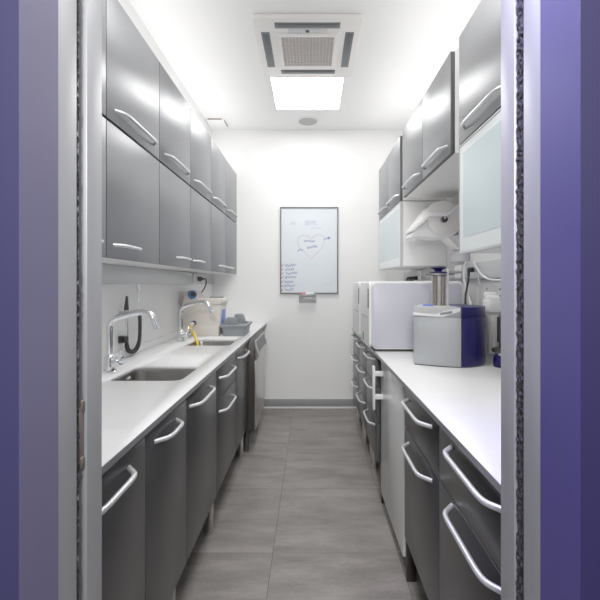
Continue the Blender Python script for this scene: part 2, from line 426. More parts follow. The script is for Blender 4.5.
basecab('base_cabinet', 1, XBL, XL, 1.14, 1.515, full, 'dark narrow base cabinet in front of the near sink, second from the left door frame', gl, .20, -.022)
basecab('base_cabinet', 1, XBL, XL, 1.515, 1.996, full, 'dark wide one-door base cabinet right of the narrow one under the near sink', gl, .31, -.05, ())
basecab('base_cabinet', 1, XBL, XL, 1.996, 2.499, split, 'dark left base cabinet with a drawer above a door, two handles', gl, .32, -.04, (0,))
basecab('base_cabinet', 1, XBL, XL, 2.499, 3.01, full, 'dark one-door base cabinet next to the steel dishwasher', gl, .31, -.04, (1,))
gr_ = 'dark base cabinets under the right worktop'
basecab('base_cabinet', -1, XBR, XR, .775, 1.225, [('drawer', .690, ZFT, .835), ('drawer', ZK-.01, .690, .670)], 'dark two-front base cabinet cut off by the right door frame', gr_, .325, -.047)
nb_ = basecab('base_cabinet', -1, XBR, XR, 1.225, 1.677, [('drawer', .690, ZFT, .824), ('door', ZK-.01, .690, .648)], 'dark two-front base cabinet beside the white undercounter fridge', gr_, .31, 0., (0,))
dr3 = [('drawer', .672, ZFT, .825), ('drawer', .455, .672, .645), ('drawer', ZK-.01, .455, .425)]
o = obj('filler_panel', box(BM(), .416, .93, 1.6775, 1.742, ZK, ZCT-.004), M['dooredge'], nb_)
b = BM(); box(b, .413, .455, 1.722, 1.740, .0, ZK+.003, .003); obj('leg', b, M['bronze'], nb_)
gd = 'three-drawer cabinets under the sterilizers'
XD = .394
dc = basecab('drawer_cabinet', -1, XD, XR, 2.372, 2.820, dr3, 'grey three-drawer cabinet under the near sterilizer, next to the fridge', gd, .30)
obj('side_panel', box(BM(), XBR+.02, XR-.015, 2.338, 2.3705, .0, ZCT-.003), M['bronze'], dc)
basecab('drawer_cabinet', -1, XD, XR, 2.820, 3.250, dr3, 'grey three-drawer cabinet in the middle of the three below the sterilizers', gd, .30)
basecab('drawer_cabinet', -1, XD, XR, 3.250, 3.715, dr3, 'grey three-drawer cabinet nearest the end wall', gd, .30)

# --- worktops
ZW = .887
def boolean(o, cutters):
    for c in cutters:
        m = o.modifiers.new('cut', 'BOOLEAN'); m.operation = 'DIFFERENCE'; m.object = c; m.solver = 'EXACT'
    dg = bpy.context.evaluated_depsgraph_get(); dg.update()
    me = bpy.data.meshes.new_from_object(o.evaluated_get(dg))
    o.modifiers.clear(); old = o.data; o.data = me; bpy.data.meshes.remove(old)
    for c in cutters: bpy.data.objects.remove(c)
tl = thing('worktop', (XL, .77, ZW-.018), 'long white worktop with two sinks on the left', 'worktop')
slab = obj('slab', box(BM(), XL+.001, XBL+.012, .77, YF-.002, ZW-.018, ZW, .002), M['counter'], tl)
sinks = [(-.858, -.543, 1.655, 1.965), (-.84, -.535, 2.60, 2.92)]
cut = []
for (a, b, c, d) in sinks:
    o = obj('cutter', prism(BM(), rrect(a, b, c, d, .045, 6), 'Z', ZW-.05, ZW+.05), M['counter'], tl); cut.append(o)
boolean(slab, cut)
o = obj('edge_strip', box(BM(), XBL+.0121, XBL+.0135, .77, YF-.002, ZW-.0185, ZW-.001), M['edge'], tl); o['label'] = 'dark grey front edge'
tag(obj('upstand', box(BM(), XL+.001, XL+.016, .77, YF-.002, ZW+.0003, ZW+.042, .003), M['counter']), 'white upstand strip along the wall behind the sinks', 'upstand')
tr = thing('worktop', (XR, .77, ZW-.018), 'white worktop carrying the white and blue machines on the right', 'worktop')
obj('slab', box(BM(), XBR-.012, XR-.001, .77, 3.72, ZW-.018, ZW, .002), M['counter'], tr)
o = obj('edge_strip', box(BM(), XBR-.0121, XBR-.0135, .77, 3.72, ZW-.0185, ZW-.001), M['edge'], tr); o['label'] = 'dark grey front edge'

def sink(a, b, c, d, label):
    t = thing('sink', ((a+b)/2, (c+d)/2, ZW-.17), label, 'sink', 'steel undermount sinks')
    bm = BM(); rings = []
    prof = [(-.012, ZW-.0175), (0.0, ZW-.0175), (.003, ZW-.03), (.006, ZW-.12), (.02, ZW-.15), (.05, ZW-.160)]
    for i_, z in prof:
        rr = max(.012, .048-i_*.5)
        rings.append([bm.verts.new((u, v, z)) for u, v in rrect(a+i_, b-i_, c+i_, d-i_, rr, 6)])
    n = len(rings[0])
    for r0, r1 in zip(rings, rings[1:]):
        for k in range(n): bm.faces.new((r0[k], r0[(k+1) % n], r1[(k+1) % n], r1[k]))
    bm.faces.new(rings[-1])
    # outer skin so the bowl has thickness underneath
    bw = obj('bowl', bm, M['sinksteel'], t)
    sd = bw.modifiers.new('skin', 'SOLIDIFY'); sd.thickness = .0015; sd.offset = 0
    cx, cy = (a+b)/2, (c+d)/2
    obj('drain', lathe(BM(), (cx, cy, ZW-.1595), [(0, .001), (.018, .001), (.022, .003), (.034, .003), (.038, .0005)], 28), M['chrome'], t)
    ov = BM(); cyl(ov, (a+.003, d-.09, ZW-.048), (a+.010, d-.09, ZW-.048), .016, 20)
    obj('overflow', ov, M['chrome'], t)
    return t
sink(*sinks[0], 'near steel sink set into the left worktop, larger in view')
sink(*sinks[1], 'far steel sink with the yellow hose hanging into it')

def faucet(x, y, label):
    t = thing('faucet', (x, y, ZW), label, 'faucet', 'chrome faucets')
    z = ZW
    obj('base', lathe(BM(), (x, y, z), [(0, 0), (.031, 0), (.031, .006), (.026, .010), (.025, .066), (.021, .076), (.0155, .082), (0, .082)], 28), M['chrome'], t)
    sp = [(x, y, z+.07), (x, y, z+.240), (x+.075, y, z+.262), (x+.145, y, z+.277), (x+.192, y-.004, z+.268), (x+.214, y-.005, z+.212)]
    pts = fillet(sp, .042, 7); rad = [.0145]*len(pts)
    s = obj('spout', tube(BM(), pts, rad, 16), M['chrome'], t)
    e = Vector(sp[-1]); d = (e-Vector(sp[-2])).normalized()
    ae = BM(); cyl(ae, e-d*.002, e+d*.012, .0165, 20, .002)
    obj('aerator', ae, M['chrome'], t)
    lv = BM()
    cyl(lv, (x+.018, y-.004, z+.040), (x+.056, y-.012, z+.058), .021, 20, .004)
    tube(lv, fillet([(x+.046, y-.010, z+.056), (x+.062, y-.012, z+.075), (x+.056, y-.012, z+.104)], .012), [.012]*7+[.009], 12)
    obj('lever', lv, M['chrome'], t)
    return t
fa = faucet(-.918, 1.815, 'tall chrome faucet at the near sink')
dup(fa, (-.912, 2.79, ZW), 'tall chrome faucet at the far sink, in front of the cream machine')

# --- dishwasher at the far end of the left row
def P(x, y, Y): return ((x-VX)*Y/F, Y, EYE-(y-VY)*Y/F)
dw = thing('dishwasher', (-.7, 3.33, 0), 'steel dishwasher with slanted control panel at end of left row', 'dishwasher')
obj('cabinet', box(BM(), XL+.02, -.4305, 3.025, 3.625, .17, ZW-.0195, .003), M['bronze'], dw)
d = obj('door', box(BM(), -.4302, -.423, 3.03, 3.62, .18, .705, .002), M['steel'], dw); d['label'] = 'steel front door'
wedge = [(-.4303, .708), (-.412, .708), (-.398, .735), (-.400, .752), (-.4285, .858), (-.4303, .858)]
cp = obj('control_panel', prism(BM(), wedge, 'Y', 3.026, 3.626, .002), M['steel'], dw)
b = BM()
def slant(t, off): 
    p0, p1 = Vector((-.400, 0, .752)), Vector((-.4285, 0, .858)); n = Vector((.966, 0, .26))
    return p0+(p1-p0)*t+n*off
pp = [slant(.12, -.001), slant(.12, .003), slant(.88, .003), slant(.88, -.001)]
prism(b, [(p.x, p.z) for p in pp], 'Y', 3.10, 3.56)
kp = obj('display', b, M['darkgrey'], cp)
for k in range(7):
    for q in (.3, .55):
        b = BM(); c = slant(q, .003); e = slant(q, .0055); cyl(b, (c.x, 3.15+k*.055, c.z), (e.x, 3.15+k*.055, e.z), .009, 12)
        obj('button', b, M['midgrey'], cp)
for yy in (3.08, 3.57):
    for xx in (-.50, -.95): 
        b = BM(); cyl(b, (xx, yy, 0), (xx, yy, .172), .02, 16); obj('foot', b, M['rubber'], dw)
obj('plinth', box(BM(), -.56, -.545, 3.03, 3.62, .02, .169), M['black'], dw)

# --- fridge
fr = thing('undercounter_fridge', (.7, 2.0, 0), 'white undercounter fridge with bar handle between the dark cabinets', 'fridge')
XF = .405
obj('body', box(BM(), XF+.045, .97, 1.755, 2.300, .05, .845, .006), M['white'], fr)
dd = obj('door', prism(BM(), rrect(1.748, 2.305, .098, .852, .02, 4), 'X', XF, XF+.042, .006, 3), M['fridge'], fr)
hb = BM(); box(hb, XF-.058, XF-.046, 2.222, 2.262, .585, .828, .004)
for zz in (.785, .655): box(hb, XF-.05, XF+.002, 2.228, 2.258, zz-.012, zz+.012, .004)
obj('handle', hb, M['white'], dd)
b = BM(); prism(b, rrect(1.7485, 2.3045, .082, .13, .018, 4), 'X', XF+.001, XF+.041, .004, 2)
o = obj('base_trim', b, M['fridgeframe'], fr); o['label'] = 'pale trim under the door'
obj('plinth', box(BM(), XF+.10, XF+.13, 1.77, 2.29, .012, .0815, .002), M['black'], fr)
for yy in (1.80, 2.26):
    for xx in (XF+.09, .92):
        b = BM(); cyl(b, (xx, yy, 0), (xx, yy, .055), .018, 14); obj('foot', b, M['rubber'], fr)

# --- sterilizers (autoclaves)
def autoclave(ya, label):
    yb = ya+.44; x0, x1, z0, z1 = .362, .902, ZW+.016, ZW+.420
    t = thing('sterilizer', (x1, ya, ZW), label, 'sterilizer', 'white sterilizers on the right worktop')
    obj('body', prism(BM(), rrect(x0, x1, z0, z1, .030, 6), 'Y', ya+.004, yb, .006, 3), M['white'], t)
    o = obj('side_panel', prism(BM(), rrect(x0+.003, x1-.006, z0+.006, z1-.012, .026, 6), 'Y', ya, ya+.02, .004, 2), M['lavender'], t); o['label'] = 'pale lavender side panel'
    d = obj('door', prism(BM(), rrect(ya+.012, yb-.008, z0+.004, z1-.006, .03, 6), 'X', .346, .361, .006, 3), M['white'], t)
    b = BM(); box(b, .3445, .350, ya+.022, ya+.075, 1.145, 1.262, .002); obj('display', b, M['darkgrey'], d)
    b = BM(); box(b, .3448, .350, ya+.075, yb-.10, 1.085, 1.0895, .0); obj('seam', b, M['midgrey'], d)
    for yy in (ya+.05, yb-.05):
        for xx in (x0+.045, x1-.05):
            b = BM(); cyl(b, (xx, yy, ZW), (xx, yy, z0+.002), .022, 16); obj('foot', b, M['rubber'], t)
    b = BM(); box(b, x0+.012, x1-.02, ya+.016, yb-.02, ZW+.005, z0+.002); obj('shadow_block', b, M['rubber'], t)  # dark block stands in for the shadow in the gap below the body
    return t
ac = autoclave(2.358, 'white sterilizer with lavender side, the nearer of two on the worktop')
b = BM(); box(b, .3445, .349, 2.60, 2.655, .925, .975, .001); lb = obj('sticker', b, M['green'], [c for c in bpy.data.objects if c.parent == ac and c.name.startswith('door')][0])
def children(o): return [c for c in bpy.data.objects if c.parent == o]
a2 = dup(ac, (.902, 2.835, ZW), 'white sterilizer behind the nearer one, next to the end wall')
for c in children(a2):
    for g in children(c):
        if g.name.startswith('sticker'): bpy.data.objects.remove(g)

# --- silver and blue machine
def smooth_poly(pts, r, n=6):
    q = [Vector((*p, 0)) for p in pts]; L = len(q); out = []
    for i in range(L):
        a, b, c = q[i-1], q[i], q[(i+1) % L]; rr = r[i] if isinstance(r, (list, tuple)) else r
        d = min(rr, (a-b).length*.45, (c-b).length*.45)
        s, e = b+(a-b).normalized()*d, b+(c-b).normalized()*d
        for k in range(n+1):
            t = k/n; v = s*(1-t)**2+b*2*t*(1-t)+e*t*t; out.append((v.x, v.y))
    return out
zm0, zm1, zmt = ZW+.006, 1.130, 1.178
mc = thing('benchtop_machine', (.70, 2.1, ZW), 'silver and navy blue benchtop machine with a metal column on top', 'machine')
foot_pts = [(.507, 2.005), (.600, 1.930), (.713, 1.903), (.713, 2.20), (.54, 2.20)]
def arc3(a, b, c, n=8):
    out = []
    for k in range(n+1):
        t = k/n; u = Vector(a)*(1-t)**2+(Vector(b)*2-(Vector(a)+Vector(c))*.5)*2*t*(1-t)+Vector(c)*t*t; out.append((u.x, u.y))
    return out
front_arc = arc3((.513, 1.992), (.617, 1.935), (.7195, 1.904))
side_arc = arc3((.7215, 1.904), (.818, 1.938), (.890, 2.028))
back = [(.902, 2.10), (.86, 2.24), (.62, 2.24), (.575, 2.16)]
silver_poly = front_arc+[(.7195, 2.235), (.62, 2.235), (.575, 2.16)]
blue_poly = side_arc+[(.902, 2.10), (.86, 2.235), (.7215, 2.235)]
o = obj('front_cover', prism(BM(), silver_poly, 'Z', zm0, zm1, .003, 2), M['silver'], mc); o['label'] = 'silver front cover'
o = obj('side_cover', prism(BM(), blue_poly, 'Z', zm0, zm1, .003, 2), M['navy'], mc); o['label'] = 'navy blue side cover'
def shrink(poly, c, k): return [(c[0]+(u-c[0])*k, c[1]+(v-c[1])*k) for u, v in poly]
o = obj('top_cover', prism(BM(), shrink(silver_poly, (.73, 2.1), .992), 'Z', zm1+.0015, zmt, .004, 2), M['topgrey'], mc); o['label'] = 'pale grey top cover'
o = obj('top_side_cover', prism(BM(), shrink(blue_poly, (.73, 2.1), .992), 'Z', zm1+.0015, zmt, .004, 2), M['navy'], mc); o['label'] = 'navy blue top cover'
obj('base', prism(BM(), shrink(front_arc+side_arc+back, (.73, 2.1), .975), 'Z', ZW, zm0), M['darkgrey'], mc)
# slanted white control strip on the top front
def on_front(t, z, off):       # t along the silver front arc, pushed outwards
    k = t*(len(front_arc)-1); i = min(int(k), len(front_arc)-2); f = k-i
    p = Vector(front_arc[i])*(1-f)+Vector(front_arc[i+1])*f; d = (Vector(front_arc[i+1])-Vector(front_arc[i])).normalized(); n = Vector((d.y, -d.x))
    q = p+n*off; return (q.x, q.y, z)
def strip(quads, off0, off1):
    b = BM()
    for (t0, t1, za0, zb0, za1, zb1) in quads:
        vs = []
        for off in (off0, off1):
            vs.append([b.verts.new(on_front(t0, za0, off)), b.verts.new(on_front(t1, za1, off)), b.verts.new(on_front(t1, zb1, off)), b.verts.new(on_front(t0, zb0, off))])
        A, B = vs
        b.faces.new(A); b.faces.new(B[::-1])
        for i in range(4): b.faces.new((A[i], A[(i+1) % 4], B[(i+1) % 4], B[i]))
    bmesh.ops.remove_doubles(b, verts=b.verts, dist=1e-5)
    return b
o = obj('control_strip', strip([(0, .45, 1.136, 1.148, 1.131, 1.142), (.45, .62, 1.131, 1.142, 1.131, 1.158), (.62, .97, 1.131, 1.158, 1.160, 1.174)], -.004, .007), M['white'], mc); o['label'] = 'white slanted control strip'
sc_ = obj('display', strip([(.55, .80, 1.139, 1.151, 1.150, 1.162)], .0065, .0085), M['midgrey'], o)
cx, cy = .672, 2.10
col = thing_col = obj('column', lathe(BM(), (cx, cy, zmt-.002), [(0, 0), (.034, 0), (.034, .155), (0, .155)], 28), M['steel'], mc)
b = BM(); cyl(b, (cx-.026, cy-.030, zmt), (cx-.026, cy-.030, zmt+.152), .006, 12); cyl(b, (cx+.012, cy-.034, zmt), (cx+.012, cy-.034, zmt+.152), .009, 12)
obj('inner_rods', b, M['brass'], mc)
b = BM(); cyl(b, (cx+.040, cy-.02, zmt-.002), (cx+.040, cy-.02, zmt+.190), .0095, 16, .003); obj('guide_rod', b, M['silverlight'], mc)
obj('flange', lathe(BM(), (cx-.014, cy, zmt+.154), [(0, 0), (.046, 0), (.058, .004), (.058, .012), (.045, .016), (0, .016)], 32), M['steel'], mc)
kn = obj('knob', lathe(BM(), (cx+.0, cy, zmt+.169), [(0, 0), (.046, 0), (.048, .006), (.02, .009), (.018, .013), (.026, .020), (.042, .026), (.042, .030), (0, .030)], 30), M['navy'], mc)
kn['label'] = 'navy blue knob'
b = BM(); cyl(b, (cx+.046, cy-.01, zmt+.174), (cx+.082, cy-.01, zmt+.174), .014, 18, .003); cyl(b, (cx+.08, cy-.01, zmt+.174), (cx+.118, cy-.01, zmt+.174), .0065, 14, .002)
obj('side_arm', b, M['steel'], mc)
o = obj('button', lathe(BM(), (.60, 2.04, zmt), [(0, 0), (.028, 0), (.026, .007), (0, .009)], 24), M['blue'], mc); o['label'] = 'blue button cap'

# --- wall-mounted bottle dispenser and little metal mixer beside the right door frame
bx, by = .949, 2.09
wd = thing('soap_dispenser', (bx, by, .95), 'white dispenser bottle hanging on the wall behind the blue machine', 'dispenser')
b = BM(); prism(b, rrect(bx-.034, .9878, by-.042, by+.042, .012, 4), 'Z', 1.145, 1.205, .006, 3); 
obj('cap', b, M['white'], wd)
b = BM(); prism(b, smooth_poly([(by-.030, 1.205), (by-.028, 1.222), (by-.012, 1.232), (by+.006, 1.222), (by+.014, 1.244), (by+.034, 1.248), (by+.036, 1.205)], .006, 3), 'X', bx-.026, bx+.030, .003, 2)
obj('lever', b, M['white'], wd)
obj('bottle', lathe(BM(), (bx, by, .925), [(0, 0), (.018, 0), (.022, .01), (.030, .11), (.036, .17), (.038, .20), (.038, .2095), (0, .2095)], 24), M['offwhite'], wd)
b = BM(); box(b, bx-.030, .9878, by-.036, by+.036, 1.136, 1.1445, .002); obj('bracket', b, M['silverlight'], wd)
mx = thing('bench_mixer', (.955, 1.95, ZW), 'small steel mixer with blue foot partly hidden by right door frame', 'mixer')
px_, py_ = .935, 1.935
obj('base', lathe(BM(), (px_, py_, ZW), [(0, 0), (.044, 0), (.046, .006), (.044, .052), (.036, .058), (0, .058)], 28), M['navy'], mx)
obj('ring', lathe(BM(), (px_, py_, ZW+.0575), [(0, 0), (.037, 0), (.037, .016), (0, .016)], 28), M['steel'], mx)
obj('rim', lathe(BM(), (px_-.004, py_, ZW+.073), [(0, 0), (.046, 0), (.050, .006), (.046, .018), (.02, .022), (0, .022)], 28), M['black'], mx)
b = BM(); cyl(b, (px_-.012, py_, ZW+.09), (px_-.012, py_, ZW+.125), .008, 14); cyl(b, (px_-.012, py_, ZW+.12), (px_-.012, py_, ZW+.232), .017, 20, .004); obj('shaft', b, M['bronze'], mx)
obj('cap', lathe(BM(), (px_-.012, py_, ZW+.231), [(0, 0), (.018, 0), (.018, .010), (.010, .015), (0, .015)], 20), M['black'], mx)
tag(obj('rubber_stopper', lathe(BM(), (.897, 1.80, ZW), [(0, 0), (.016, 0), (.018, .005), (.014, .016), (0, .018)], 20), M['black']), 'tiny black rubber stopper lying on right worktop at door frame', 'stopper')

# --- right wall: trunking, back panel, switch box, cables, plugs
tk = thing('cable_trunking', (XR, 2.5, 1.325), 'pale grey cable trunking on the right wall below the cabinets', 'trunking')
obj('channel', box(BM(), XR-.0305, XR-.0012, 1.27, YF-.002, 1.322, 1.418, .003), M['trunk'], tk)
for yy in (1.93, 2.62, 3.55):
    o = obj('socket_plate', box(BM(), XR-.0345, XR-.030, yy-.055, yy+.055, 1.330, 1.411, .003), M['white'], tk)
    b = BM(); cyl(b, (XR-.0352, yy, 1.37), (XR-.034, yy, 1.37), .021, 24); obj('socket', b, M['silverlight'], o)
pg = thing('perforated_panel', (XR, 1.9, 1.1), 'pale grey panel with small round holes under right trunking', 'panel')
obj('sheet', box(BM(), XR-.012, XR-.0015, 1.30, 2.34, .9, 1.318, .002), M['backpanel'], pg)
b = BM()
for yy in [1.70+.095*k for k in range(5)]+[2.235]:
    for zz in (1.262, 1.228):
        cyl(b, (XR-.0128, yy, zz), (XR-.0118, yy, zz), .0065, 12)
obj('holes', b, M['pegdark'], pg)
def wallpt(x, y, X): Y = X*F/(x-VX); return (X, Y, EYE-(y-VY)*Y/F)
def catmull(pts, n=8):
    P_ = [Vector(p) for p in pts]; out = []
    for i in range(len(P_)-1):
        p0, p1, p2, p3 = P_[max(i-1, 0)], P_[i], P_[i+1], P_[min(i+2, len(P_)-1)]
        for k in range(n):
            t = k/n; out.append(.5*((2*p1)+(p2-p0)*t+(2*p0-5*p1+4*p2-p3)*t*t+(3*p1-p0-3*p2+p3)*t**3))
    out.append(P_[-1]); return out
def cable(name, pts, r, m, label, cat='cable', group=None):
    return tag(obj(name, tube(BM(), catmull(pts), r, 8), m), label, cat, group)
cable('power_cable', [wallpt(474, 262, .962), wallpt(477, 268, .955), wallpt(482, 275, .955), wallpt(490, 279.5, .955), wallpt(505, 280, .955)], .0055, M['white'], 'white cable sweeping right along the trunking to the right door frame')
cable('power_cable', [(.963, 2.46, 1.43), (.955, 2.475, 1.40), (.95, 2.47, 1.33), (.945, 2.43, 1.27), (.945, 2.33, 1.12), (.95, 2.31, .91)], .0065, M['white'], 'white cable hanging straight down behind the navy blue machine')
cable('power_cable', [(.9695, 2.30, 1.375), (.963, 2.29, 1.33), (.97, 2.27, 1.27), (.986, 2.25, 1.21)], .003, M['silverlight'], 'thin grey cable slanting down across the perforated panel')
pc = thing('power_cable', (.95, 2.37, 1.36), 'black plug and cable hanging beside the white one behind the blue machine', 'cable')
obj('cord', tube(BM(), catmull([(.938, 2.37, 1.345), (.938, 2.375, 1.31), (.935, 2.39, 1.26), (.92, 2.37, 1.18), (.925, 2.325, .92)]), .0065, 8), M['rubber'], pc)
b = BM(); cyl(b, (.9685, 2.37, 1.375), (.935, 2.37, 1.375), .016, 18, .004); box(b, .930, .946, 2.361, 2.379, 1.335, 1.385, .005)
obj('plug', b, M['black'], pc)
for k, yy in enumerate((3.62, 3.72, 3.82)):
    b = BM(); cyl(b, (.9685, yy, 1.345), (.945, yy, 1.345), .018, 16, .003)
    pc = thing('power_plug', (.9685, yy, 1.345), ['first black plug from the doorway in the trunking above the sterilizers', 'middle black plug of three in the trunking above the sterilizers', 'black plug nearest the end wall in the trunking above the sterilizers'][k], 'plug', 'black plugs above the sterilizers')
    obj('plug_body', b, M['black'], pc)
    b = BM(); tube(b, catmull([(.95, yy, 1.345), (.925, yy-.01, 1.345), (.915, yy-.03, 1.318), (.93, yy-.06, 1.28)]), .011, 10); obj('cord', b, M['rubber'], pc)
sb = thing('switch_box', (XR, 2.64, 1.43), 'white control box with grey face under the towel dispenser', 'box')
obj('housing', box(BM(), XR-.035, XR-.001, 2.50, 2.78, 1.436, 1.508, .005), M['lavender'], sb)
obj('screen', box(BM(), XR-.0365, XR-.0345, 2.53, 2.75, 1.448, 1.496, .001), M['silverlight'], sb)

# --- paper towel dispenser
pt = thing('paper_towel_dispenser', (XR, 2.7, 1.6), 'white hooded paper towel roll dispenser on the right wall', 'dispenser')
ya, yb = 2.62, 2.84
NX = lambda pts: [(1-(1-p[0])*.93,)+tuple(p[1:]) for p in pts]
hood = catmull(NX([(.648, 0, 1.655), (.70, 0, 1.715), (.758, 0, 1.786), (.815, 0, 1.817), (.882, 0, 1.830), (.94, 0, 1.822), (.996, 0, 1.80)]), 5)
low = NX([(.996, 1.765), (.945, 1.765), (.880, 1.742), (.760, 1.742), (.648, 1.640)])
obj('hood', prism(BM(), [(p.x, p.z) for p in hood]+low, 'Y', ya, yb, .005, 2), M['offwhite'], pt)
rid = NX([(.643, 1.634), (.757, 1.730), (.878, 1.730), (.945, 1.776), (.996, 1.80), (.996, 1.828), (.940, 1.800), (.874, 1.757), (.750, 1.757), (.645, 1.662)])
obj('rim', prism(BM(), rid, 'Y', ya-.035, ya+.02, .004, 2), M['white'], pt)
bowl = NX([(.690, 1.690), (.757, 1.735), (.990, 1.745), (.996, 1.66), (.945, 1.612), (.870, 1.598), (.80, 1.598), (.735, 1.608), (.655, 1.604), (.650, 1.622)])
obj('front_cover', prism(BM(), smooth_poly(bowl, .03, 4), 'Y', ya+.02, yb, .006, 2), M['white'], pt)
rl = BM(); cyl(rl, (.872, ya-.004, 1.727), (.872, yb-.01, 1.727), .112, 40, .004)
tag_roll = obj('roll', rl, M['offwhite'], pt)
b = BM(); cyl(b, (.872, ya-.03, 1.712), (.872, ya, 1.712), .021, 22, .003); h_ = obj('hub', b, M['black'], pt)
b = BM(); cyl(b, (.872, ya-.032, 1.722), (.872, ya-.028, 1.722), .008, 16); obj('hub_pin', b, M['chrome'], h_)
obj('bracket', prism(BM(), [(.90, 1.61), (.99, 1.52), (.998, 1.52), (.998, 1.62)], 'Y', ya+.03, yb-.03, .003), M['offwhite'], pt)

# --- left wall: trunking with socket, hand spray, cream machine, caddy
tk = thing('cable_trunking', (XL, 2.5, 1.29), 'pale grey cable trunking on the left wall under the cabinets', 'trunking')
obj('channel', box(BM(), XL+.0012, XL+.022, .78, YF-.002, 1.290, 1.3885, .002), M['trunk'], tk)
o = obj('socket_plate', box(BM(), XL+.022, XL+.026, 3.40, 3.62, 1.296, 1.384, .002), M['trunk'], tk)
b = BM(); cyl(b, (XL+.0255, 3.53, 1.335), (XL+.028, 3.53, 1.335), .03, 24); obj('socket', b, M['silverlight'], o)
b = BM(); cyl(b, (XL+.0285, 3.53, 1.335), (XL+.062, 3.53, 1.335), .023, 18, .005); cyl(b, (XL+.06, 3.53, 1.335), (XL+.075, 3.53, 1.335), .012, 14, .003)
pc = thing('power_cable', (XL+.0285, 3.53, 1.335), 'black plug and cable looping down from left trunking to the cream machine', 'cable')
obj('plug', b, M['black'], pc)
obj('cord', tube(BM(), catmull([(XL+.070, 3.53, 1.335), (XL+.105, 3.50, 1.33), (XL+.125, 3.42, 1.28), (XL+.115, 3.33, 1.22), (XL+.10, 3.2, 1.19), (XL+.110, 3.046, 1.178)]), .006, 8), M['black'], pc)

sp = thing('hand_spray', (XL, 2.2, .95), 'black hand spray with coiled hose clipped to left wall', 'hand spray')
yS, yE = 2.145, 2.33; xw = XL+.035
b = BM(); tube(b, [(xw, yS+.006, 1.225), (xw, yS+.004, 1.20), (xw, yS, 1.165), (xw, yS, 1.150)], [.0055, .0085, .0125, .0135], 14)
obj('nozzle', b, M['black'], sp)
b = BM(); cyl(b, (xw, yS, 1.118), (xw, yS, 1.1505), .013, 16, .002); box(b, XL+.001, xw-.01, yS-.014, yS+.014, 1.12, 1.145, .003); obj('holder', b, M['silverlight'], sp)
b = BM(); tube(b, [(xw, yS, 1.118), (xw, yS+.006, 1.04), (xw, yS+.006, 1.005)], .0085, 12); obj('pipe', b, M['chrome'], sp)
b = BM(); cyl(b, (xw, yS-.006, 1.01), (xw, yS-.006, .975), .014, 14, .003); box(b, XL+.001, xw-.012, yS-.024, yS+.010, .972, 1.012, .003); obj('clip', b, M['black'], sp)
core = [(xw, yS+.004, 1.0), (xw, yS+.006, .955), (xw, yS+.03, .925), (xw, yS+.085, .912), (xw, yS+.135, .928), (xw, yS+.165, .975), (xw, yS+.170, 1.06), (xw, yS+.165, 1.115)]
cpts = catmull(core, 14)
b = BM(); tube(b, cpts, [.0085+.0045*(i % 2)*(1 if i > 8 else .3) for i in range(len(cpts))], 12); o = obj('hose', b, M['rubber'], sp); o['label'] = 'black ribbed hose'
b = BM(); tube(b, catmull([(xw, yS+.165, 1.11), (xw, yS+.150, 1.16), (xw, yS+.150, 1.26)]), .0042, 10); cyl(b, (xw, yS+.150, 1.245), (xw-.004, yS+.150, 1.288), .010, 14, .003); obj('supply_tube', b, M['chrome'], sp)

# cream water machine
wp = thing('water_machine', (-.85, 3.2, ZW), 'cream plastic water machine with a blue dial beside far faucet', 'machine')
yf, yk = 3.08, 3.30
fx = yf/F
def fp(x, y): return ((x-VX)*fx, EYE-(y-VY)*fx)
prof = [(-.995, ZW+.004)]+[fp(*p) for p in ((182.2, 304), (183.5, 296), (186.5, 291), (190.5, 290.3), (194, 293), (198, 299.5), (204, 302), (221, 304.5))]+[(-.716, ZW+.004)]
obj('body', prism(BM(), prof, 'Y', yf, yk, .010, 3), M['beige'], wp)
b = BM(); box(b, -.994, -.715, yf-.006, yf+.05, ZW, ZW+.085, .008, 3); obj('foot', b, M['beige'], wp)
p0, p1 = fp(204, 298.5), fp(223, 304.5)
b = BM(); box(b, p0[0], -.690, yf-.02, yk+.01, p1[1], p0[1], .010, 3); o = obj('lid', b, M['beige'], wp)
b = BM(); box(b, p0[0]+.03, p0[0]+.12, yf+.05, yf+.16, p0[1]-.004, p0[1]+.012, .005); obj('lid_catch', b, M['midgrey'], o)
b = BM(); box(b, -.714, -.700, 3.135, 3.265, .975, 1.125, .004); o = obj('level_strip', b, M['blue'], wp); o['label'] = 'blue strip on the side'
c = fp(192.3, 294.6)
b = BM(); n = Vector((.45, -.75, .5)).normalized()
c3 = Vector((c[0], yf+.0, c[1]))
cyl(b, c3-n*.012, c3+n*.012, .034, 28, .004); o = obj('dial', b, M['bluedial'], wp); o['label'] = 'blue round dial'
b = BM(); cyl(b, c3+n*.010+Vector((.004, 0, -.004)), c3+n*.020+Vector((.004, 0, -.004)), .021, 20, .003); obj('dial_socket', b, M['black'], o)
sx_, sz_ = fp(194, 323.5)
b = BM(); cyl(b, (sx_, yf+.002, sz_+.004), (sx_, yf-.022, sz_+.004), .019, 20, .003); o = obj('tap', b, M['black'], wp)
b = BM(); cyl(b, (sx_-.004, yf-.02, sz_), (sx_-.004, yf-.05, sz_-.004), .015, 18, .003); obj('spout', b, M['white'], o)
cable('yellow_hose', [(sx_-.006, yf-.044, sz_-.013), (sx_-.004, yf-.075, sz_-.045), (-.865, 2.935, .925), (-.83, 2.885, .885), (-.81, 2.86, .83), (-.808, 2.855, .79)], .0105, M['yellow'], 'yellow hose running from the cream machine into the far sink', 'hose')

